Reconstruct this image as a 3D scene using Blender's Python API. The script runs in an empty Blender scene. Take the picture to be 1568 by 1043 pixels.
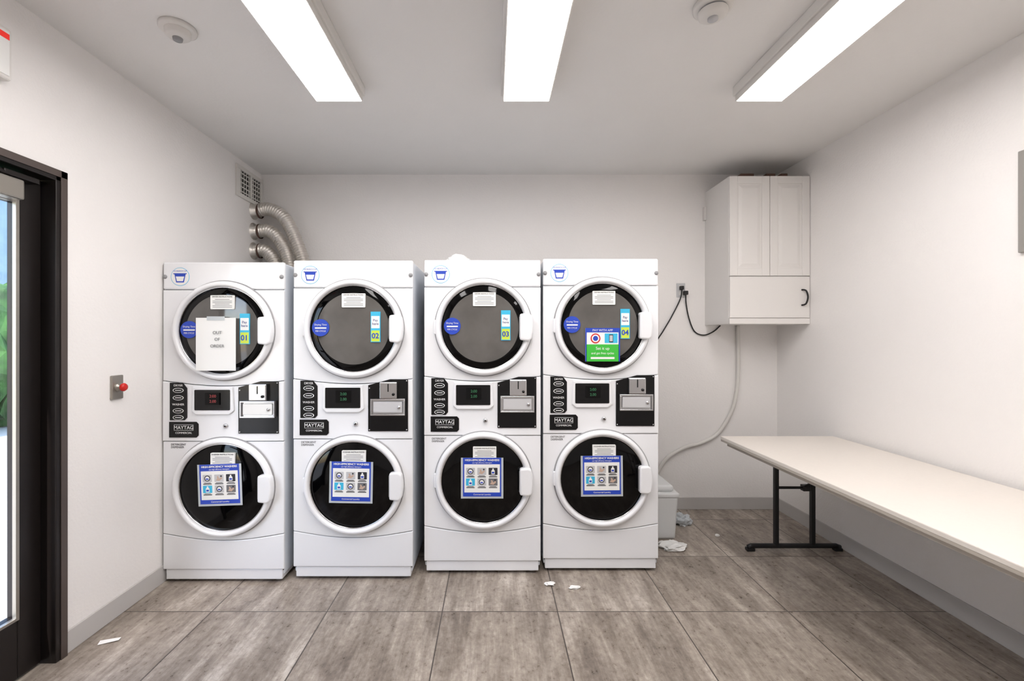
import bpy, bmesh, math, random
from mathutils import Vector, Matrix
random.seed(7)
scene = bpy.context.scene
COL = scene.collection

# ------------------------------------------------------------------ materials
MATS = {}
def srgb(c):
    return tuple(((v/255)/12.92 if v/255 <= 0.04045 else ((v/255+0.055)/1.055)**2.4) for v in c) + (1.0,)
def mat(name, rgb, rough=0.5, metal=0.0, bump=0.0, bscale=100, var=0.0, vscale=3.0, emit=None, estr=0, coat=0.0, spec=0.5):
    if name in MATS: return MATS[name]
    m = bpy.data.materials.new(name); m.use_nodes = True
    nt = m.node_tree; b = nt.nodes['Principled BSDF']
    b.inputs['Base Color'].default_value = srgb(rgb)
    b.inputs['Roughness'].default_value = rough
    b.inputs['Metallic'].default_value = metal
    b.inputs['Coat Weight'].default_value = coat
    b.inputs['Specular IOR Level'].default_value = spec
    tc = nt.nodes.new('ShaderNodeTexCoord')
    if var > 0:
        n = nt.nodes.new('ShaderNodeTexNoise'); n.inputs['Scale'].default_value = vscale; n.inputs['Detail'].default_value = 5
        nt.links.new(tc.outputs['Object'], n.inputs['Vector'])
        r = nt.nodes.new('ShaderNodeMapRange'); r.inputs[1].default_value = .3; r.inputs[2].default_value = .7
        r.inputs[3].default_value = 1-var; r.inputs[4].default_value = 1+var*.4
        nt.links.new(n.outputs['Fac'], r.inputs[0])
        mx = nt.nodes.new('ShaderNodeMix'); mx.data_type = 'RGBA'; mx.blend_type = 'MULTIPLY'; mx.inputs[0].default_value = 1
        mx.inputs[6].default_value = srgb(rgb)
        nt.links.new(r.outputs[0], mx.inputs[7]); nt.links.new(mx.outputs[2], b.inputs['Base Color'])
    if bump > 0:
        n2 = nt.nodes.new('ShaderNodeTexNoise'); n2.inputs['Scale'].default_value = bscale; n2.inputs['Detail'].default_value = 3
        nt.links.new(tc.outputs['Object'], n2.inputs['Vector'])
        bp = nt.nodes.new('ShaderNodeBump'); bp.inputs['Strength'].default_value = bump; bp.inputs['Distance'].default_value = .004
        nt.links.new(n2.outputs['Fac'], bp.inputs['Height']); nt.links.new(bp.outputs['Normal'], b.inputs['Normal'])
    if emit:
        b.inputs['Emission Color'].default_value = srgb(emit); b.inputs['Emission Strength'].default_value = estr
    MATS[name] = m; return m

M_wall = mat('wall_paint', (243,240,238), .42, bump=.4, bscale=90, var=.02, vscale=1.5)
M_ceil = mat('ceiling_paint', (236,234,232), .8, bump=.15, bscale=60, var=.03, vscale=1.2)
M_base = mat('cove_base', (194,191,189), .5)
M_white = mat('enamel_white', (238,239,242), .28, coat=.3)
M_side = mat('enamel_side', (218,223,230), .35)
M_seam = mat('seam_dark', (70,70,72), .7)
M_black = mat('panel_black', (12,12,14), .22, spec=.35)
M_glass = mat('door_glass_black', (4,4,5), .05, spec=.25)
M_window = mat('dryer_window', (98,95,92), .07, var=.35, vscale=4, spec=.6)
M_steel = mat('steel', (205,205,207), .22, 1.0)
M_gray = mat('gray_plastic', (150,150,152), .5)
M_lgray = mat('light_gray_plastic', (196,196,198), .5)
M_paper = mat('paper_white', (240,240,238), .7)
M_blue = mat('print_blue', (35,70,185), .5)
M_navy = mat('print_navy', (25,45,130), .5)
M_cyan = mat('print_cyan', (60,185,225), .5)
M_green = mat('print_green', (60,185,60), .5)
M_lime = mat('print_lime', (205,225,70), .5)
M_ink = mat('print_ink', (40,40,48), .6)
M_skin = mat('print_tan', (196,168,150), .6)
M_textg = mat('print_gray', (110,110,112), .6)
M_textw = mat('print_white', (235,235,235), .6)
M_led = mat('led_green', (50,110,75), .5, emit=(70,170,110), estr=.08)
M_ledr = mat('led_red', (150,60,60), .5, emit=(200,80,80), estr=.1)
M_frame = mat('door_bronze', (30,25,24), .35, .3)
M_frame2 = mat('door_bronze_edge', (88,78,74), .4, .3)
M_alu = mat('brushed_aluminum', (165,160,152), .35, .8)
M_foil = mat('duct_foil', (215,210,203), .3, .7)
M_cab = mat('cabinet_laminate', (232,229,226), .4)
M_table = mat('table_laminate', (226,219,211), .42, var=.015, vscale=60)
M_tedge = mat('table_edge', (186,178,168), .5)
M_leg = mat('leg_black', (24,24,26), .4)
M_pvc = mat('pvc_white', (222,219,214), .4)
M_cord = mat('cord_black', (20,20,20), .5)
M_red = mat('button_red', (205,30,25), .35)
M_redt = mat('exit_red', (225,45,35), .5, emit=(225,40,30), estr=.4)
M_lens = mat('light_lens', (255,255,255), .5, emit=(255,251,249), estr=16.2)
M_fix = mat('fixture_white', (225,222,218), .4)
M_plast = mat('bin_plastic', (225,226,226), .4)
M_bag = mat('plastic_film', (190,196,200), .25)
M_rust = mat('rusty_pipe', (90,66,56), .6, .3)
M_dark = mat('vent_dark', (30,28,26), .9)
M_panel = mat('panel_gray', (150,146,142), .45)
M_pave = mat('patio_concrete', (205,200,192), .9, var=.15, vscale=1)
M_hedge = mat('hedge_leaf', (62,100,48), .9, bump=1, bscale=12, var=.6, vscale=4)
M_stucco = mat('neighbor_stucco', (150,170,195), .9, var=.2)

# pane glass: thin clear
m = bpy.data.materials.new('pane_glass'); m.use_nodes = True; nt = m.node_tree; nt.nodes.clear()
o = nt.nodes.new('ShaderNodeOutputMaterial'); mx = nt.nodes.new('ShaderNodeMixShader')
t = nt.nodes.new('ShaderNodeBsdfTransparent'); g = nt.nodes.new('ShaderNodeBsdfGlossy'); g.inputs['Roughness'].default_value = .02
mx.inputs[0].default_value = .05
nt.links.new(t.outputs[0], mx.inputs[1]); nt.links.new(g.outputs[0], mx.inputs[2]); nt.links.new(mx.outputs[0], o.inputs[0])
M_pane = m

# floor tile
def floor_material():
    m = bpy.data.materials.new('floor_tile'); m.use_nodes = True; nt = m.node_tree; L = nt.links
    b = nt.nodes['Principled BSDF']
    tc = nt.nodes.new('ShaderNodeTexCoord'); sp = nt.nodes.new('ShaderNodeSeparateXYZ'); L.new(tc.outputs['Object'], sp.inputs[0])
    def M(op, a, bb=None):
        n = nt.nodes.new('ShaderNodeMath'); n.operation = op
        for i, v in enumerate((a, bb)):
            if v is None: continue
            if isinstance(v, (int, float)): n.inputs[i].default_value = v
            else: L.new(v, n.inputs[i])
        return n.outputs[0]
    def noise(vec, scale, detail, rough, dist=0):
        n = nt.nodes.new('ShaderNodeTexNoise'); n.inputs['Scale'].default_value = scale; n.inputs['Detail'].default_value = detail
        n.inputs['Roughness'].default_value = rough; n.inputs['Distortion'].default_value = dist; L.new(vec, n.inputs['Vector']); return n.outputs['Fac']
    T = .59
    u = M('DIVIDE', M('ADD', sp.outputs[0], .26), T); v = M('DIVIDE', M('SUBTRACT', sp.outputs[1], 2.33), T)
    fu = M('FRACT', u); fv = M('FRACT', v)
    du = M('MINIMUM', fu, M('SUBTRACT', 1, fu)); dv = M('MINIMUM', fv, M('SUBTRACT', 1, fv))
    d = M('MINIMUM', du, dv)
    grout = M('LESS_THAN', d, .0048)
    cid = nt.nodes.new('ShaderNodeCombineXYZ'); L.new(M('FLOOR', u), cid.inputs[0]); L.new(M('FLOOR', v), cid.inputs[1])
    wn = nt.nodes.new('ShaderNodeTexWhiteNoise'); wn.noise_dimensions = '3D'; L.new(cid.outputs[0], wn.inputs['Vector'])
    off = M('MULTIPLY', wn.outputs['Value'], 37.0)
    def vec(sx, sy):
        c = nt.nodes.new('ShaderNodeCombineXYZ')
        L.new(M('ADD', M('MULTIPLY', sp.outputs[0], sx), off), c.inputs[0]); L.new(M('MULTIPLY', sp.outputs[1], sy), c.inputs[1]); L.new(off, c.inputs[2]); return c.outputs[0]
    n1 = noise(vec(7.0, 1.6), 1.5, 5, .6, .3)       # lengthwise patches
    n2 = noise(vec(45.0, 3.5), 1.5, 6, .7)          # fine striation
    n3 = noise(vec(24.0, 18.0), 1.5, 8, .75)        # weathered mottling
    f = M('ADD', M('ADD', M('MULTIPLY', n1, .46), M('MULTIPLY', n2, .22)), M('MULTIPLY', n3, .32))
    f = M('ADD', f, M('MULTIPLY', M('SUBTRACT', wn.outputs['Value'], .5), .05))
    cr = nt.nodes.new('ShaderNodeValToRGB'); e = cr.color_ramp.elements
    e[0].position = .35; e[0].color = srgb((102,92,83)); e[1].position = .64; e[1].color = srgb((202,194,184))
    k = e.new(.45); k.color = srgb((134,123,113)); k = e.new(.54); k.color = srgb((164,153,142))
    L.new(f, cr.inputs[0])
    mx = nt.nodes.new('ShaderNodeMix'); mx.data_type = 'RGBA'; L.new(grout, mx.inputs[0]); L.new(cr.outputs[0], mx.inputs[6]); mx.inputs[7].default_value = srgb((72,65,60))
    L.new(mx.outputs[2], b.inputs['Base Color'])
    L.new(M('ADD', M('MULTIPLY', n3, .30), .16), b.inputs['Roughness'])
    bp = nt.nodes.new('ShaderNodeBump'); bp.inputs['Strength'].default_value = .3; bp.inputs['Distance'].default_value = .003
    L.new(M('SUBTRACT', M('MULTIPLY', n3, .25), grout), bp.inputs['Height']); L.new(bp.outputs[0], b.inputs['Normal'])
    return m
M_floor = floor_material()

# ------------------------------------------------------------------ helpers
def empty(name, loc=(0,0,0), rot=(0,0,0), scale=(1,1,1)):
    o = bpy.data.objects.new(name, None); o.location = loc; o.rotation_euler = rot; o.scale = scale
    o.empty_display_size = .1; COL.objects.link(o); return o
def finish(name, bm, material, parent=None, smooth=False, bevel=0, seg=2):
    bmesh.ops.recalc_face_normals(bm, faces=bm.faces)
    me = bpy.data.meshes.new(name); bm.to_mesh(me); bm.free()
    mats = material if isinstance(material, (list, tuple)) else [material]
    for mm in mats: me.materials.append(mm)
    if smooth:
        for p in me.polygons: p.use_smooth = True
    o = bpy.data.objects.new(name, me); COL.objects.link(o)
    if parent: o.parent = parent
    if bevel > 0:
        md = o.modifiers.new('bevel', 'BEVEL'); md.width = bevel; md.segments = seg; md.limit_method = 'ANGLE'; md.angle_limit = math.radians(40)
    return o
def add_box(bm, x0,x1,y0,y1,z0,z1, mi=0):
    vs = [bm.verts.new(p) for p in ((x0,y0,z0),(x1,y0,z0),(x1,y1,z0),(x0,y1,z0),(x0,y0,z1),(x1,y0,z1),(x1,y1,z1),(x0,y1,z1))]
    for f in ((0,3,2,1),(4,5,6,7),(0,1,5,4),(1,2,6,5),(2,3,7,6),(3,0,4,7)):
        fc = bm.faces.new([vs[i] for i in f]); fc.material_index = mi
def box(name, x0,x1,y0,y1,z0,z1, material, parent=None, bevel=0, seg=2):
    bm = bmesh.new(); add_box(bm, x0,x1,y0,y1,z0,z1)
    return finish(name, bm, material, parent, False, bevel, seg)
def boxes(name, lst, material, parent=None, bevel=0):
    bm = bmesh.new()
    for b in lst: add_box(bm, *b)
    return finish(name, bm, material, parent, False, bevel)
def prism(name, pts, y0, y1, material, parent=None, bevel=0):
    bm = bmesh.new()
    a = [bm.verts.new((x, y0, z)) for x, z in pts]; b = [bm.verts.new((x, y1, z)) for x, z in pts]
    bm.faces.new(a); bm.faces.new(b[::-1]); n = len(pts)
    for i in range(n): bm.faces.new((a[i], b[i], b[(i+1) % n], a[(i+1) % n]))
    return finish(name, bm, material, parent, False, bevel)
def rrect(x0, x1, z0, z1, r, n=5):
    pts = []
    for cx, cz, a0 in ((x1-r, z1-r, 0), (x0+r, z1-r, 90), (x0+r, z0+r, 180), (x1-r, z0+r, 270)):
        for i in range(n+1):
            a = math.radians(a0 + 90*i/n); pts.append((cx+r*math.cos(a), cz+r*math.sin(a)))
    return pts
def circ(cx, cz, r, n=40, sx=1): return [(cx+sx*r*math.cos(2*math.pi*i/n), cz+r*math.sin(2*math.pi*i/n)) for i in range(n)]
def lathe(name, prof, c, material, parent=None, axis='Y', n=72, smooth=True):
    bm = bmesh.new(); rings = []
    for r, h in prof:
        if r < 1e-6:
            p = {'Y': (0, h, 0), 'Z': (0, 0, h), 'X': (h, 0, 0)}[axis]
            rings.append([bm.verts.new(Vector(c)+Vector(p))]); continue
        ring = []
        for i in range(n):
            a = 2*math.pi*i/n; u, w = r*math.cos(a), r*math.sin(a)
            p = {'Y': (u, h, w), 'Z': (u, w, h), 'X': (h, u, w)}[axis]
            ring.append(bm.verts.new(Vector(c)+Vector(p)))
        rings.append(ring)
    for A, B in zip(rings, rings[1:]):
        for i in range(n):
            j = (i+1) % n
            if len(A) == 1 and len(B) == 1: continue
            if len(A) == 1: bm.faces.new((A[0], B[i], B[j]))
            elif len(B) == 1: bm.faces.new((A[i], A[j], B[0]))
            else: bm.faces.new((A[i], A[j], B[j], B[i]))
    return finish(name, bm, material, parent, smooth)
def tube(name, pts, r, material, parent=None, n=12, step=.012, corr=0, pitch=.02, closed_spline=True):
    P = [Vector(p) for p in pts]
    if closed_spline and len(P) > 2:
        Q = [P[0]*2-P[1]] + P + [P[-1]*2-P[-2]]; out = []
        for i in range(1, len(Q)-2):
            k = max(2, int((Q[i+1]-Q[i]).length/step))
            for j in range(k):
                t = j/k; p0, p1, p2, p3 = Q[i-1], Q[i], Q[i+1], Q[i+2]
                out.append(.5*((2*p1)+(p2-p0)*t+(2*p0-5*p1+4*p2-p3)*t*t+(3*p1-p0-3*p2+p3)*t**3))
        out.append(P[-1]); P = out
    bm = bmesh.new(); prev = None; up = Vector((0.13, .97, .2)); s = 0
    for i, p in enumerate(P):
        d = (P[min(i+1, len(P)-1)]-P[max(i-1, 0)]).normalized()
        a = up.cross(d)
        if a.length < .05: a = Vector((1,0,0)).cross(d)
        a.normalize(); b = d.cross(a)
        if i: s += (p-P[i-1]).length
        rr = r + corr*math.cos(2*math.pi*s/pitch)
        ring = [bm.verts.new(p+a*rr*math.cos(2*math.pi*k/n)+b*rr*math.sin(2*math.pi*k/n)) for k in range(n)]
        if prev:
            for k in range(n): bm.faces.new((prev[k], prev[(k+1) % n], ring[(k+1) % n], ring[k]))
        else: bm.faces.new(ring)
        prev = ring
    bm.faces.new(prev[::-1])
    return finish(name, bm, material, parent, True)
def text(name, s, x, y, z, size, material, parent=None, rot=(math.pi/2, 0, 0), align='CENTER', bold=0.0):
    cu = bpy.data.curves.new(name, 'FONT'); cu.body = s; cu.size = size; cu.align_x = align; cu.align_y = 'CENTER'
    cu.offset = bold; cu.extrude = .0004
    tmp = bpy.data.objects.new(name+'_t', cu); COL.objects.link(tmp)
    dg = bpy.context.evaluated_depsgraph_get()
    me = bpy.data.meshes.new_from_object(tmp.evaluated_get(dg))
    bpy.data.objects.remove(tmp)
    me.materials.clear(); me.materials.append(material)
    o = bpy.data.objects.new(name, me); COL.objects.link(o); o.location = (x, y, z); o.rotation_euler = rot
    if parent: o.parent = parent
    return o
def crumple(name, c, sx, sy, sz, material, seed=1, sub=3, amp=.35):
    rnd = random.Random(seed); bm = bmesh.new(); bmesh.ops.create_icosphere(bm, subdivisions=sub, radius=1)
    for v in bm.verts:
        v.co *= 1+rnd.uniform(-amp, amp); v.co = Vector((v.co.x*sx, v.co.y*sy, max(v.co.z, -.75)*sz))
    mz = min(v.co.z for v in bm.verts)
    for v in bm.verts: v.co.z -= mz
    o = finish(name, bm, material); o.location = c; return o

# ------------------------------------------------------------------ room
XL, XR, YB, YF, H = -1.895, 2.326, 3.727, -2.0, 2.74
W = .15
box('floor', XL-W, XR+W, YF-W, YB+W, -.1, 0, M_floor)
box('ceiling', XL-W, XR+W, YF-W, YB+W, H, H+.1, M_ceil)
box('wall_back', XL-W, XR+W, YB, YB+W, 0, H, M_wall)
box('wall_right', XR, XR+W, YF, YB, 0, H, M_wall)
box('wall_front', XL-W, XR+W, YF-W, YF, 0, H, M_wall)
DY0, DY1, DZ = .98, 1.995, 2.115
boxes('wall_left', [(XL-W, XL, YF, DY0, 0, H), (XL-W, XL, DY1, YB, 0, H), (XL-W, XL, DY0, DY1, DZ, H)], M_wall)
bh, bt = .1, .009
box('baseboard_left', XL, XL+bt, DY1+.016, YB, 0, bh, M_base, bevel=.003)
box('baseboard_back', XL+bt, XR-bt, YB-bt, YB, 0, bh, M_base, bevel=.003)
box('baseboard_right', XR-bt, XR, YF, YB, 0, bh, M_base, bevel=.003)

# ------------------------------------------------------------------ glazed door in left wall
d = empty('door_1')
fx0, fx1 = XL-W+.02, XL+.015
boxes('jamb_frame', [(fx0, fx1, 1.957, 2.01, 0, 2.13), (fx0, fx1, .965, 1.018, 0, 2.13), (fx0, fx1, .965, 2.01, 2.08, 2.13)], M_frame, d, .003)
boxes('jamb_edge', [(fx1, fx1+.004, 1.978, 2.008, 0, 2.128), (fx1, fx1+.004, .967, 2.008, 2.098, 2.128)], M_frame2, d, .001)
lx0, lx1 = -1.985, -1.94
boxes('leaf_stiles', [(lx0, lx1, 1.857, 1.953, .01, 2.075), (lx0, lx1, 1.022, 1.118, .01, 2.075), (lx0, lx1, 1.118, 1.857, 1.955, 2.075), (lx0, lx1, 1.118, 1.857, .01, .26)], M_frame, d, .003)
boxes('glazing_bead', [(lx1-.01, lx1+.006, 1.845, 1.859, .25, 1.965), (lx1-.01, lx1+.006, 1.116, 1.13, .25, 1.965), (lx1-.01, lx1+.006, 1.13, 1.845, .25, .262), (lx1-.01, lx1+.006, 1.13, 1.845, 1.953, 1.965)], M_alu, d, .001)
box('glass', -1.966, -1.960, 1.118, 1.857, .26, 1.955, M_pane, d)
box('closer_body', lx1, lx1+.055, 1.58, 1.835, 1.955, 2.035, M_alu, d, .008)
tube('closer_arm', [(lx1+.03, 1.80, 2.045), (lx1+.10, 1.55, 2.06), (lx1+.06, 1.40, 2.075)], .009, M_frame, d)
box('closer_shoe', lx1, lx1+.05, 1.76, 1.90, 2.040, 2.062, M_frame, d, .004)
box('push_bar', lx1+.03, lx1+.06, 1.10, 1.66, .98, 1.03, M_alu, d, .008)
boxes('push_bar_brackets', [(lx1, lx1+.035, 1.10, 1.14, .985, 1.025), (lx1, lx1+.035, 1.62, 1.66, .985, 1.025)], M_alu, d, .004)

# exterior
box('patio_ground', -16, XL-W-.001, -8, 16, -.14, -.02, M_pave)
bm = bmesh.new()
rnd = random.Random(3)
for i in range(46):
    y = -2+i*.32
    mtx = Matrix.Translation((-8.2+rnd.uniform(-.3,.3), y, 1.0+rnd.uniform(-.1,.2))) @ Matrix.Diagonal((.8, .5, 1.15, 1))
    r = bmesh.ops.create_icosphere(bm, subdivisions=3, radius=1, matrix=mtx)
    for v in r['verts']: v.co += Vector((rnd.uniform(-.09,.09), rnd.uniform(-.09,.09), rnd.uniform(-.09,.09)))
finish('garden_hedge', bm, M_hedge)
box('neighbor_building', -15, -12, -6, 16, -.02, 5.5, M_stucco)

# ------------------------------------------------------------------ exit sign
e = empty('exit_sign')
box('housing', XL, XL+.045, 1.41, 1.755, 2.385, 2.585, M_fix, e, .012, 3)
box('face', XL+.043, XL+.048, 1.425, 1.740, 2.40, 2.57, M_paper, e, .002)
text('letters', 'EXIT', XL+.0485, 1.738, 2.485, .185, M_redt, e, (math.pi/2, 0, math.pi/2), 'RIGHT', .003)

# ------------------------------------------------------------------ ceiling lights
for cx in (-.819, .177, 1.415):
    L = empty('ceiling_light_fixture', (cx, 0, 0))
    y0, y1 = -.02, 2.42
    box('housing', -.136, .136, y0-.010, y1+.010, H-.05, H, M_fix, L, .004)
    boxes('lens_frame', [(-.124, -.119, y0-.006, y1+.006, H-.078, H-.05), (.119, .124, y0-.006, y1+.006, H-.078, H-.05), (-.119, .119, y0-.006, y0, H-.078, H-.05), (-.119, .119, y1, y1+.006, H-.078, H-.05)], M_fix, L)
    box('lens', -.119, .119, y0, y1, H-.079, H-.056, M_lens, L)

# smoke detectors
s = empty('smoke_detector', (-1.36, 1.963, 0))
lathe('base', [(0, H), (.072, H), (.072, H-.012), (.066, H-.016), (0, H-.016)], (0,0,0), M_fix, s, 'Z', 48)
lathe('cover', [(.05, H-.016), (.048, H-.035), (.036, H-.045), (0, H-.047)], (0,0,0), M_fix, s, 'Z', 48)
lathe('sensor', [(.02, H-.045), (.018, H-.056), (0, H-.057)], (0,0,0), M_gray, s, 'Z', 24)
s = empty('smoke_detector', (.884, 1.83, 0))
lathe('base', [(0, H), (.075, H), (.075, H-.014), (.068, H-.02), (0, H-.02)], (0,0,0), M_fix, s, 'Z', 48)
lathe('slot_ring', [(.052, H-.02), (.052, H-.028), (0, H-.028)], (0,0,0), M_gray, s, 'Z', 48)
lathe('cover', [(.056, H-.028), (.054, H-.042), (.04, H-.052), (0, H-.054)], (0,0,0), M_fix, s, 'Z', 48)
lathe('test_button', [(.02, H-.053), (.02, H-.06), (0, H-.061)], (0,0,0), M_lgray, s, 'Z', 24)

# ------------------------------------------------------------------ stacked machines
def label_lines(p, x0, x1, zt, zb, y, n, material=M_textg):
    bm = bmesh.new()
    for i in range(n):
        z = zt-(zt-zb)*(i+.5)/n; w = (x1-x0)*(1 if i % 3 else .75)*.5; c = (x0+x1)/2
        add_box(bm, c-w, c+w, y-.0004, y, z-.0013, z+.0013)
    finish('label_print', bm, material, p)

def machine(cx, yf, Hm, num):
    P = empty('stacked_washer_dryer', (cx-.345, yf, 0), (0,0,0), (1, 1, Hm/1.86))
    w, D = .69, .80
    box('cabinet_body', .003, w-.003, .016, D, .045, 1.855, M_side, P, .006)
    box('seam_backing', .006, w-.006, .012, .02, .07, 1.85, M_seam, P)
    box('base_rail', .012, w-.012, .008, D-.01, .018, .078, M_white, P, .004)
    for i, (fx, fy) in enumerate(((.05,.06),(w-.05,.06),(.05,D-.06),(w-.05,D-.06))):
        lathe('leveling_foot_%d' % (i+1), [(0, 0), (.022, 0), (.022, .008), (.01, .012), (.01, .03), (0, .03)], (fx, fy, 0), M_gray, P, 'Z', 16)
    N = 20; g = .0018
    def arc(z, sag, rev=False):
        pts = [(w*i/N, z-sag*math.sin(math.pi*i/N)) for i in range(N+1)]
        return pts[::-1] if rev else pts
    prism('top_fascia', [(0, 1.70+g), (w, 1.70+g), (w, 1.86), (0, 1.86)], 0, .03, M_white, P, .008)
    prism('dryer_front', arc(1.172+g, .03) + [(w, 1.70-g), (0, 1.70-g)], 0, .02, M_white, P, .004)
    prism('control_fascia', [(0, .822+g), (w, .822+g)] + arc(1.172-g, .03, True), -.004, .02, M_white, P, .004)
    prism('washer_front', arc(.287+g, .04) + [(w, .822-g), (0, .822-g)], 0, .02, M_white, P, .004)
    prism('lower_panel', [(0, .08), (w, .08)] + arc(.287-g, .04, True), 0, .02, M_white, P, .004)
    cxl = .352
    for nm, cz in (('dryer', 1.4625), ('washer', .56)):
        c = (cxl, 0, cz)
        lathe(nm+'_door_gasket', [(.291, .0), (.291, -.006), (.280, -.008)], c, M_gray, P)
        lathe(nm+'_door_ring', [(.284, 0), (.285, -.018), (.281, -.030), (.273, -.037), (.264, -.038), (.257, -.034), (.2525, -.024), (.251, -.008)], c, M_white, P)
        lathe(nm+'_door_trim_ring', [(.2525, -.020), (.250, -.022), (.2465, -.019), (.246, -.010)], c, M_steel, P)
        if nm == 'dryer':
            lathe(nm+'_door_glass_rim', [(.253, -.010), (.235, -.016), (.215, -.0205), (.206, -.021)], c, M_glass, P)
            lathe(nm+'_door_window', [(.207, -.021), (.18, -.0235), (.12, -.027), (.06, -.029), (0, -.0295)], c, M_window, P)
        else:
            lathe(nm+'_door_glass', [(.253, -.010), (.235, -.016), (.18, -.0235), (.12, -.027), (.06, -.029), (0, -.0295)], c, M_glass, P)
        # handle that bridges ring and glass
        hp = [(cxl+.212, cz-.076), (cxl+.262, cz-.082)] + [(cxl+.289*math.cos(a), cz+.289*math.sin(a)) for a in [math.radians(t) for t in range(-14, 15, 4)]] + [(cxl+.262, cz+.082), (cxl+.212, cz+.076)]
        prism(nm+'_door_handle', hp, -.054, -.004, M_white, P, .009)
        box(nm+'_handle_recess', cxl+.2085, cxl+.2125, -.044, -.026, cz-.06, cz+.06, M_gray, P, .001)
        prism(nm+'_hinge_cover', rrect(cxl-.293, cxl-.270, cz-.042, cz+.042, .008), -.022, -.0, M_white, P, .004)
    # door stickers
    y = -.031
    cz = 1.4625
    prism('instruction_label', rrect(cxl-.062, cxl+.072, 1.585, 1.665, .004), y-.001, y+.008, M_paper, P)
    text('label_title', 'DRYER INSTRUCTIONS', cxl+.005, y-.0015, 1.656, .011, M_ink, P)
    label_lines(P, cxl-.05, cxl+.06, 1.645, 1.592, y-.001, 6)
    prism('round_sticker', circ(cxl-.183, 1.468, .049), y-.0, y+.012, M_blue, P)
    text('round_sticker_text', 'Drying Time', cxl-.183, y-.0006, 1.485, .014, M_textw, P)
    box('round_sticker_band', cxl-.215, cxl-.15, y-.001, y, 1.462, 1.470, M_textw, P)
    text('round_sticker_text', 'PER CYCLE', cxl-.183, y-.0006, 1.448, .012, M_textw, P)
    box('number_strip', cxl+.103, cxl+.158, y, y+.01, 1.385, 1.560, M_cyan, P)
    box('number_strip_white', cxl+.107, cxl+.154, y-.0005, y, 1.465, 1.535, M_paper, P)
    text('number_strip_text', 'Pay\nhere', cxl+.130, y-.001, 1.50, .02, M_navy, P)
    box('number_strip_base', cxl+.107, cxl+.154, y-.0005, y, 1.389, 1.452, M_lime, P)
    text('machine_number', '%02d' % num, cxl+.130, y-.001, 1.420, .042, M_blue, P, bold=.001)
    # washer labels
    prism('instruction_label', rrect(cxl-.062, cxl+.075, .688, .762, .004), y-.001, y+.012, M_paper, P)
    text('label_title', 'WASHER INSTRUCTIONS', cxl+.006, y-.0015, .753, .011, M_ink, P)
    label_lines(P, cxl-.05, cxl+.06, .743, .70, y-.001, 5)
    S = empty('notice_poster', (cxl-.008, 0, .586), (0, math.radians({1: -2, 2: 1, 3: 0, 4: -.5}[num]), 0)); S.parent = P
    y2 = -.034
    hw, hh = .112, .113
    box('sleeve', -hw-.012, hw+.012, y2, y2+.002, -hh-.012, hh, M_bag, S)
    box('sheet', -hw, hw, y2-.001, y2, -hh, hh, M_blue, S)
    box('sheet_white', -hw+.008, hw-.008, y2-.0016, y2-.001, -hh+.024, hh-.038, M_paper, S)
    text('title', 'HIGH-EFFICIENCY WASHERS', 0, y2-.0018, hh-.014, .0158, M_textw, S, bold=.0004)
    text('subtitle', 'use high-efficiency detergent', 0, y2-.0018, hh-.029, .010, M_textw, S)
    text('footer', 'Commercial Laundry', 0, y2-.0018, -hh+.012, .012, M_textw, S)
    for ix in range(3):
        for iz in range(2):
            ox, oz = -.068+ix*.066, .028-iz*.062+.006
            k = ix+3*iz
            # picture tile: background, machine / hand / bottle drawing
            prism('picture_tile', rrect(ox-.026, ox+.026, oz-.021, oz+.021, .003), y2-.002, y2-.0016, (M_lgray, M_lgray, M_ink, M_cyan, M_lgray, M_textg)[k], S)
            if k in (0, 4):
                prism('picture_ring', circ(ox, oz, .017, 20), y2-.0024, y2-.002, M_ink, S)
                prism('picture_drum', circ(ox, oz, .012, 20), y2-.0028, y2-.0024, M_paper, S)
                prism('picture_cloth', [(ox-.009, oz-.007), (ox+.009, oz-.007), (ox+.005, oz+.002), (ox-.002, oz-.001), (ox-.006, oz+.004)], y2-.0032, y2-.0028, M_blue, S)
            elif k in (1, 5):
                prism('picture_hand', [(ox-.018, oz-.012), (ox+.002, oz-.016), (ox+.018, oz-.002), (ox+.014, oz+.006), (ox+.002, oz-.002), (ox-.006, oz+.012), (ox-.012, oz+.010), (ox-.010, oz-.001)], y2-.0024, y2-.002, M_skin, S)
                prism('picture_coin', circ(ox+.012, oz+.011, .005, 14), y2-.0024, y2-.002, M_ink, S)
            else:
                prism('picture_bottle', [(ox-.010, oz-.017), (ox+.010, oz-.017), (ox+.010, oz+.004), (ox+.004, oz+.010), (ox+.004, oz+.017), (ox-.004, oz+.017), (ox-.004, oz+.010), (ox-.010, oz+.004)], y2-.0024, y2-.002, M_paper, S)
                box('picture_bottle_label', ox-.007, ox+.007, y2-.0028, y2-.0024, oz-.012, oz-.002, M_blue, S)
            label_lines(S, ox-.024, ox+.024, oz-.024, oz-.036, y2-.0016, 3, M_ink)
    # control area
    yc = -.004
    prism('cycle_panel', [(.043, .945), (.128, .945), (.142, .960), (.142, 1.13), (.118, 1.162), (.043, 1.162)], yc-.004, yc, M_black, P, .0015)
    for zz in (1.118, 1.075, 1.0, .957+.004):
        prism('cycle_ring', circ(.092, zz, .014, 24, 2.2), yc-.0048, yc-.004, M_textw, P)
        prism('cycle_ring_in', circ(.092, zz, .0115, 24, 2.3), yc-.0054, yc-.0048, M_black, P)
        box('cycle_print', .075, .11, yc-.0058, yc-.0054, zz-.002, zz+.002, M_textw, P)
    text('cycle_text', 'DRYER', .092, yc-.0045, 1.146, .017, M_textw, P)
    text('cycle_text', 'WASHER', .092, yc-.0045, 1.036, .017, M_textw, P)
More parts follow.
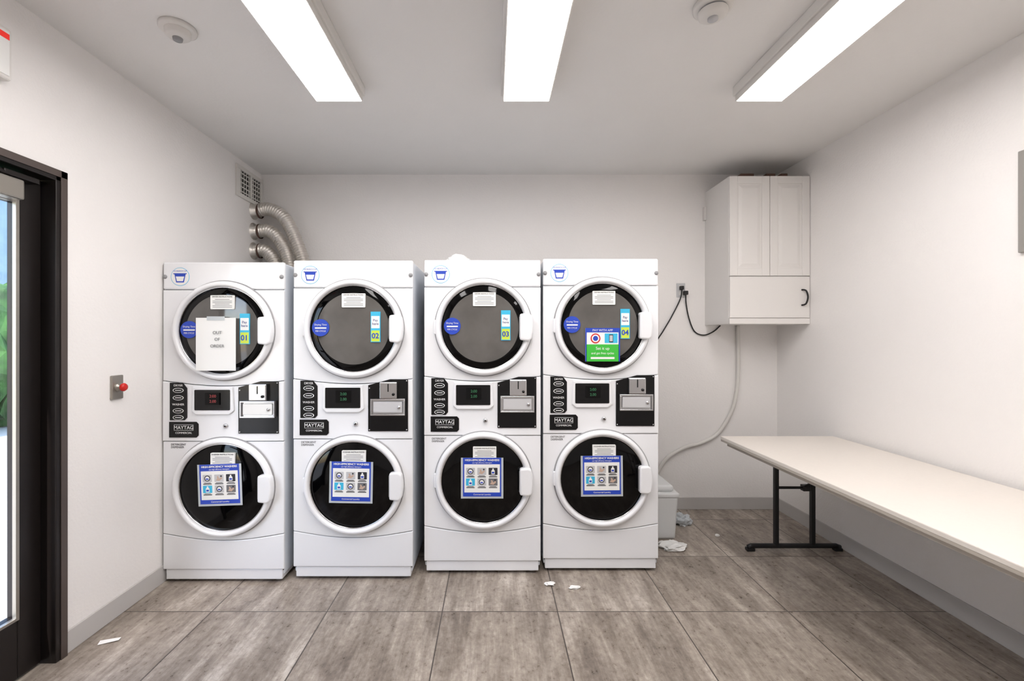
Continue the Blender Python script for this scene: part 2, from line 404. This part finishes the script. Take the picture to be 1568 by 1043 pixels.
    prism('brand_plate', [(.039, .845), (.195, .845), (.207, .857), (.207, .923), (.195, .936), (.039, .936)], yc-.004, yc, M_black, P, .0015)
    text('brand_text', 'MAYTAG', .123, yc-.0046, .902, .028, M_textw, P)
    text('brand_text', 'COMMERCIAL', .123, yc-.0046, .872, .015, M_textw, P)
    boxes('brand_outline', [(.068,.178,yc-.0046,yc-.004,.918,.9195),(.068,.178,yc-.0046,yc-.004,.886,.8875),(.068,.0695,yc-.0046,yc-.004,.886,.9195),(.1765,.178,yc-.0046,yc-.004,.886,.9195)], M_textw, P)
    prism('display_bezel', [(.195, .978), (.385, .978), (.412, 1.0), (.404, 1.138), (.178, 1.138), (.172, 1.0)], yc-.012, yc, M_white, P, .005)
    prism('display_screen', rrect(.190, .392, 1.004, 1.122, .005), yc-.014, yc-.012, M_black, P)
    prism('display_window', rrect(.25, .34, 1.035, 1.105, .004), yc-.0145, yc-.014, M_glass, P)
    text('display_digits', '2:00', .295, yc-.0152, 1.085, .022, M_ledr if num == 1 else M_led, P)
    text('display_digits', '2.00', .295, yc-.0152, 1.055, .022, M_ledr if num == 1 else M_led, P)
    lathe('service_lock', [(0, -.012), (.010, -.012), (.013, -.008), (.013, 0)], (.362, yc, .912), M_steel, P, 'Y', 24)
    lathe('service_lock_core', [(0, -.0125), (.005, -.0125), (.005, 0)], (.362, yc, .912), M_black, P, 'Y', 16)
    prism('coin_plate', [(.434, .868), (.664, .868), (.664, 1.17), (.56, 1.17), (.434, 1.135)], yc-.005, yc, M_black, P, .002)
    for sx, sz in ((.442, 1.118), (.656, 1.16), (.442, .877), (.656, .877)):
        lathe('plate_screw', [(0, -.0075), (.003, -.0075), (.004, -.005)], (sx, yc, sz), M_steel, P, 'Y', 12)
    # coin slide
    box('coin_slide_housing', .505, .605, yc-.03, yc-.005, 1.06, 1.155, M_steel, P, .005)
    box('coin_slide_slot', .552, .558, yc-.0312, yc-.03, 1.10, 1.145, M_black, P)
    lathe('coin_slide_key', [(0, -.036), (.008, -.036), (.008, -.03), ], (.585, yc, 1.085), M_black, P, 'Y', 16)
    bm = bmesh.new()
    add_box(bm, .452, .650, yc-.010, yc-.005, .962, 1.058)
    add_box(bm, .452, .650, yc-.026, yc-.010, .962, .970); add_box(bm, .452, .650, yc-.026, yc-.010, 1.050, 1.058)
    add_box(bm, .452, .460, yc-.026, yc-.010, .970, 1.050); add_box(bm, .642, .650, yc-.026, yc-.010, .970, 1.050)
    finish('coin_box_frame', bm, M_steel, P, bevel=.0015)
    box('coin_box_door', .468, .634, yc-.022, yc-.010, .978, 1.042, M_lgray if num != 1 else M_paper, P, .004)  # first machine's whiter door has its bright reflection put into the colour
    lathe('coin_box_lock', [(0, -.028), (.009, -.028), (.009, -.022)], (.615, yc, 1.01), M_steel, P, 'Y', 20)
    text('dispenser_text', 'DETERGENT\nDISPENSER', .045, -.0006, .795, .0155, M_ink, P, align='LEFT')
    # round cup sticker on the fascia
    prism('cup_sticker', circ(.098, 1.775, .053, 40), -.0008, 0, M_cyan, P)
    prism('cup_sticker_face', circ(.098, 1.775, .0505, 40), -.0014, -.0008, M_paper, P)
    prism('cup_icon', [(.066, 1.790), (.076, 1.742), (.120, 1.742), (.130, 1.790)], -.002, -.0014, M_blue, P)
    prism('cup_icon_in', [(.074, 1.776), (.081, 1.749), (.115, 1.749), (.122, 1.776)], -.0026, -.002, M_paper, P)
    box('cup_icon_rim', .060, .136, -.0026, -.0014, 1.790, 1.795, M_blue, P)
    text('cup_text', 'NO BLEACH CUP', .098, -.0016, 1.808, .010, M_blue, P)
    for xx in (.012, w-.012):
        lathe('side_clip', [(0, -.008), (.007, -.008), (.012, -.003), (.012, 0)], (xx, 0, 1.775), M_gray, P, 'Y', 20)
    return P

P1 = machine(-1.540, 2.60, 1.835, 1)
P2 = machine(-.809, 2.63, 1.850, 2)
P3 = machine(-.063, 2.696, 1.864, 3)
P4 = machine(.644, 2.723, 1.876, 4)
# out-of-order sheet on the first dryer
S = empty('out_of_order_sheet', (.333, 0, 1.385)); S.parent = P1
bm = bmesh.new()
nx = 8
rows = []
for j in range(9):
    row = []
    for i in range(nx+1):
        x = -.112+.224*i/nx; z = -.15+.30*j/8
        row.append(bm.verts.new((x, -.052-.003*math.sin(i*.8)*(1-j/8), z)))
    rows.append(row)
for j in range(8):
    for i in range(nx): bm.faces.new((rows[j][i], rows[j][i+1], rows[j+1][i+1], rows[j+1][i]))
o = finish('sheet', bm, M_paper, S, True)
for tx, zz in (('OUT', .065), ('OF', .027), ('ORDER', -.011)):
    text('sheet_text', tx, .01, -.0565, zz, .024, M_textg, S)
boxes('sheet_tape', [(-.05, .05, -.0535, -.05, .135, .158)], M_bag, S)
# notice on the fourth dryer
S = empty('notice_card', (.348, 0, 1.350)); S.parent = P4
y = -.035
box('card', -.102, .102, y, y+.003, -.098, .098, M_paper, S)
boxes('card_border', [(-.102, .102, y-.0006, y, .072, .098), (-.102, -.094, y-.0006, y, -.098, .072), (.094, .102, y-.0006, y, -.098, .072)], M_blue, S)
box('card_photo', .012, .088, y-.0006, y, 0.010, .066, M_cyan, S)
prism('card_photo_phone', rrect(.038, .062, .014, .060, .003), y-.001, y-.0006, M_ink, S)
box('card_photo_screen', .041, .059, y-.0014, y-.001, .020, .055, M_lgray, S)
box('card_green', -.096, .096, y-.0006, y, -.098, .002, M_green, S)
prism('card_logo', circ(-.042, .037, .029), y-.001, y-.0006, M_red, S)
prism('card_logo_in', circ(-.042, .037, .022), y-.0014, y-.001, M_paper, S)
prism('card_logo_core', circ(-.042, .037, .015), y-.0018, y-.0014, M_blue, S)
text('card_text', 'PAY WITH APP', 0, y-.001, .084, .018, M_textw, S)
text('card_text', 'Set it up', 0, y-.001, -.022, .024, M_textw, S)
text('card_text', 'and get free cycles', 0, y-.001, -.050, .018, M_textw, S)
box('card_band', -.07, .07, y-.001, y-.0006, -.084, -.072, M_textw, S)

# ------------------------------------------------------------------ wall vent + ducts
v = empty('wall_vent')
vy0, vy1, vz0, vz1 = 3.345, 3.715, 2.455, 2.69
boxes('frame', [(XL, XL+.014, vy0, vy1, vz0, vz0+.03), (XL, XL+.014, vy0, vy1, vz1-.03, vz1), (XL, XL+.014, vy0, vy0+.05, vz0+.03, vz1-.03), (XL, XL+.014, vy1-.03, vy1, vz0+.03, vz1-.03), (XL, XL+.014, 3.535, 3.560, vz0+.03, vz1-.03)], M_pvc, v, .002)
box('cavity', XL+.0005, XL+.003, vy0+.02, vy1-.02, vz0+.02, vz1-.02, M_dark, v)
bm = bmesh.new()
for i in range(5):
    z = vz0+.045+i*.034
    add_box(bm, XL+.003, XL+.011, 3.56, vy1-.03, z, z+.006)
    add_box(bm, XL+.003, XL+.011, vy0+.05, 3.535, z, z+.006)
for i in range(9):
    yy = vy0+.07+i*.034
    if 3.52 < yy < 3.565: continue
    add_box(bm, XL+.003, XL+.009, yy, yy+.004, vz0+.03, vz1-.03)
finish('louvers', bm, M_pvc, v)

def duct(path, r=.047):
    D = empty('flexible_dryer_duct')
    tube('foil_hose', path, r, M_foil, D, 20, .0035, .0055, .019)
    x, yv, z = path[0]
    lathe('wall_collar', [(r+.02, 0), (r+.02, .006), (r+.006, .008), (r+.006, .05), (r-.002, .05)], (XL, yv, z), M_foil, D, 'X', 32)
    lathe('hose_clamp', [(r+.008, .045), (r+.011, .048), (r+.011, .058), (r+.008, .061)], (XL, yv, z), M_rust, D, 'X', 32)
duct([(XL+.01, 3.60, 2.405), (-1.76, 3.59, 2.415), (-1.635, 3.585, 2.335), (-1.535, 3.58, 2.13), (-1.475, 3.58, 1.9), (-1.465, 3.58, 1.5)])
duct([(XL+.01, 3.60, 2.245), (-1.77, 3.59, 2.245), (-1.68, 3.585, 2.17), (-1.61, 3.58, 2.02), (-1.585, 3.58, 1.8), (-1.58, 3.58, 1.5)])
duct([(XL+.01, 3.60, 2.09), (-1.80, 3.59, 2.09), (-1.73, 3.585, 2.02), (-1.705, 3.58, 1.9), (-1.70, 3.58, 1.5)])

# ------------------------------------------------------------------ emergency push button
s = empty('emergency_stop_button')
box('plate', XL, XL+.012, 2.25, 2.32, 1.094, 1.214, M_alu, s, .004)
lathe('button_collar', [(.022, .012), (.022, .02), (.012, .022), (.012, .032)], (XL, 2.285, 1.154), M_alu, s, 'X', 24)
lathe('button_head', [(.012, .03), (.019, .034), (.021, .042), (.016, .05), (0, .053)], (XL, 2.285, 1.154), M_red, s, 'X', 24)

# ------------------------------------------------------------------ wall cabinet
c = empty('wall_cabinet')
cx0, cx1, cy0, cz0, cz1 = 1.735, 2.324, 3.336, 1.505, 2.592
box('carcass', cx0, cx1, cy0+.02, YB, cz0, cz1, M_cab, c, .002)
box('bottom_rail', cx0, cx1, cy0+.002, cy0+.02, cz0, cz0+.042, M_cab, c, .002)
def cab_door(x0, x1, z0, z1):
    y = cy0; f = .055
    bm = bmesh.new()
    add_box(bm, x0, x1, y+.006, y+.019, z0, z1)
    add_box(bm, x0, x0+f, y, y+.006, z0, z1); add_box(bm, x1-f, x1, y, y+.006, z0, z1)
    add_box(bm, x0+f, x1-f, y, y+.006, z0, z0+f); add_box(bm, x0+f, x1-f, y, y+.006, z1-f, z1)
    finish('door_panel', bm, M_cab, c, bevel=.002)
    g = f+.012
    bm = bmesh.new()
    a = [bm.verts.new(p) for p in ((x0+g, y+.006, z0+g), (x1-g, y+.006, z0+g), (x1-g, y+.006, z1-g), (x0+g, y+.006, z1-g))]
    g += .022
    b = [bm.verts.new(p) for p in ((x0+g, y+.0, z0+g), (x1-g, y+.0, z0+g), (x1-g, y+.0, z1-g), (x0+g, y+.0, z1-g))]
    bm.faces.new(b)
    for i in range(4): bm.faces.new((a[i], a[(i+1) % 4], b[(i+1) % 4], b[i]))
    finish('raised_field', bm, M_cab, c)
xm = (cx0+cx1)/2
cab_door(cx0+.002, xm-.002, 1.858, cz1-.002)
cab_door(xm+.002, cx1-.002, 1.858, cz1-.002)
box('flap_door', cx0+.002, cx1-.002, cy0, cy0+.019, cz0+.045, 1.853, M_cab, c, .003)
tube('flap_handle', [(2.262, cy0, 1.755), (2.278, cy0-.022, 1.748), (2.288, cy0-.03, 1.70), (2.278, cy0-.022, 1.65), (2.262, cy0, 1.643)], .006, M_cord, c)
box('side_bracket', cx0-.02, cx0, YB-.03, YB, 2.36, 2.47, M_cab, c, .003)
for i, (px, w_) in enumerate(((1.84, .10), (2.03, .07), (2.14, .05))):
    box('top_clamp_%d' % (i+1), px, px+w_, 3.38, 3.43, cz1-.001, cz1+.034, M_rust, c, .006)
# drain hose
tube('drain_hose', [(1.995, 3.705, 1.504), (1.995, 3.705, 1.16), (1.985, 3.705, .98), (1.94, 3.705, .80), (1.83, 3.705, .625), (1.70, 3.705, .55), (1.56, 3.705, .51), (1.42, 3.70, .43), (1.33, 3.70, .30), (1.25, 3.68, .2), (1.1, 3.66, .15)], .014, M_pvc, None, 12, .02)
# outlet + cords
o_ = empty('wall_outlet')
box('cover_plate', 1.500, 1.572, YB-.006, YB, 1.735, 1.850, M_lgray, o_, .003)
boxes('receptacles', [(1.520, 1.552, YB-.009, YB-.006, 1.80, 1.832), (1.520, 1.552, YB-.009, YB-.006, 1.752, 1.785)], M_fix, o_, .003)
boxes('plugs', [(1.52, 1.55, YB-.04, YB-.008, 1.795, 1.825), (1.55, 1.582, YB-.045, YB-.008, 1.752, 1.785)], M_cord, o_, .005)
tube('cord_down', [(1.535, YB-.03, 1.80), (1.525, YB-.02, 1.72), (1.46, YB-.01, 1.58), (1.39, YB-.01, 1.46), (1.33, YB-.01, 1.36), (1.28, YB-.012, 1.2), (1.2, YB-.012, .9)], .005, M_cord, o_)
tube('cord_to_cabinet', [(1.565, YB-.03, 1.76), (1.575, YB-.015, 1.68), (1.60, YB-.012, 1.56), (1.645, YB-.012, 1.455), (1.72, YB-.012, 1.425), (1.80, YB-.012, 1.455), (1.855, YB-.012, 1.504)], .005, M_cord, o_)

# ------------------------------------------------------------------ folding table
t = empty('folding_table')
tx0, tx1, ty0, ty1, tz = 1.533, 2.295, .63, 3.07, .74
box('top', tx0, tx1, ty0, ty1, tz-.022, tz, M_table, t, .004)
box('edge_band', tx0+.002, tx1-.002, ty0+.002, ty1-.002, tz-.034, tz-.020, M_tedge, t, .002)
boxes('apron', [(tx0+.03, tx0+.05, ty0+.03, ty1-.03, tz-.06, tz-.033), (tx1-.05, tx1-.03, ty0+.03, ty1-.03, tz-.06, tz-.033)], M_tedge, t, .002)
for i, ly in enumerate((3.0, .78)):
    sgn = -1 if i == 0 else 1
    tube('foot_bar_%d' % (i+1), [(1.68, ly, .022), (1.70, ly, .032), (2.26, ly, .032), (2.285, ly, .022)], .016, M_leg, t, 12, .02, closed_spline=False)
    boxes('foot_pads_%d' % (i+1), [(1.668, 1.72, ly-.018, ly+.018, 0, .02), (2.245, 2.295, ly-.018, ly+.018, 0, .02)], M_leg, t, .004)
    boxes('posts_%d' % (i+1), [(1.852, 1.878, ly-.013, ly+.013, .03, tz-.034), (2.092, 2.118, ly-.013, ly+.013, .03, tz-.034)], M_leg, t, .003)
    tube('cross_bar_%d' % (i+1), [(1.865, ly, .415), (2.105, ly, .415)], .009, M_leg, t, 10, closed_spline=False)
    tube('fold_brace_%d' % (i+1), [(2.05, ly, .42), (2.06, ly+sgn*.2, .56), (2.06, ly+sgn*.42, tz-.04)], .008, M_leg, t, 10, closed_spline=False)
    box('brace_clip_%d' % (i+1), 2.035, 2.085, ly-.018, ly+.018, .395, .435, M_leg, t, .004)

# ------------------------------------------------------------------ electrical panel (right wall)
e = empty('electrical_panel')
box('cover', XR-.016, XR, 1.60, 2.005, 1.775, 2.222, M_panel, e, .004)
box('door', XR-.022, XR-.016, 1.64, 1.98, 1.81, 2.187, M_panel, e, .003)
box('latch', XR-.028, XR-.022, 1.655, 1.675, 1.97, 2.02, M_alu, e, .002)

# ------------------------------------------------------------------ bin behind machines
b_ = empty('storage_bin')
bm = bmesh.new()
bx0, bx1, by0, by1 = 1.005, 1.285, 3.15, 3.50
lo = [bm.verts.new(p) for p in ((bx0+.015, by0+.015, 0), (bx1-.015, by0+.015, 0), (bx1-.015, by1-.015, 0), (bx0+.015, by1-.015, 0))]
hi = [bm.verts.new(p) for p in ((bx0, by0, .30), (bx1, by0, .30), (bx1, by1, .30), (bx0, by1, .30))]
bm.faces.new(lo); bm.faces.new(hi)
for i in range(4): bm.faces.new((lo[i], lo[(i+1) % 4], hi[(i+1) % 4], hi[i]))
finish('tub', bm, M_plast, b_, bevel=.015)
box('rim', bx0-.006, bx1+.006, by0-.006, by1+.006, .295, .325, M_plast, b_, .008)
box('lid', bx0+.01, bx1-.02, by0+.03, by1-.01, .323, .37, M_plast, b_, .02, 3)

# ------------------------------------------------------------------ litter
crumple('plastic_bag', (1.42, 3.42, 0), .06, .05, .045, M_bag, 2, 3, .3)
crumple('crumpled_paper', (1.20, 3.04, 0), .085, .06, .02, M_paper, 5, 3, .3)
crumple('crumpled_paper', (1.585, 3.22, 0), .015, .015, .008, M_paper, 6, 2)
crumple('lint_clump', (.32, 2.58, 0), .028, .02, .009, M_paper, 8, 2)
crumple('lint_clump', (.455, 2.545, 0), .033, .015, .008, M_paper, 9, 2)
crumple('crumpled_cloth', (-.23, 3.0, 1.8635), .08, .07, .050, M_paper, 12, 3, .12)
bm = bmesh.new()
v = [bm.verts.new(p) for p in ((-.04, -.014, .001), (.04, -.014, .006), (.04, .014, .002), (-.04, .014, .004))]; bm.faces.new(v)
r = bmesh.ops.extrude_face_region(bm, geom=bm.faces[:]); bmesh.ops.translate(bm, verts=[g for g in r['geom'] if isinstance(g, bmesh.types.BMVert)], vec=(0,0,.001))
o = finish('paper_slip', bm, M_paper); o.location = (-1.77, 2.10, 0); o.rotation_euler = (0,0,.35)

# ------------------------------------------------------------------ light and camera
wd = bpy.data.worlds.new('world'); scene.world = wd; wd.use_nodes = True; nt = wd.node_tree
bg = nt.nodes['Background']
sky = nt.nodes.new('ShaderNodeTexSky'); sky.sky_type = 'NISHITA'; sky.sun_elevation = math.radians(50); sky.sun_rotation = math.radians(200); sky.sun_disc = False
nt.links.new(sky.outputs[0], bg.inputs[0]); bg.inputs[1].default_value = 1.0
sl = bpy.data.lights.new('sun', 'SUN'); sl.energy = 6; sl.angle = .01; sl.color = (1, .96, .9)
so = bpy.data.objects.new('sun', sl); COL.objects.link(so); so.rotation_euler = (math.radians(40), math.radians(10), math.radians(-20))

cam = bpy.data.cameras.new('camera'); cam.sensor_width = 36; cam.lens = 16.0; cam.shift_x = 29/1568; cam.shift_y = -3.5/1568; cam.clip_start = .01
co = bpy.data.objects.new('camera', cam); COL.objects.link(co); co.location = (0, 0, 1.40); co.rotation_euler = (math.pi/2, 0, 0)
scene.camera = co
scene.view_settings.view_transform = 'Standard'
scene.view_settings.look = 'None'
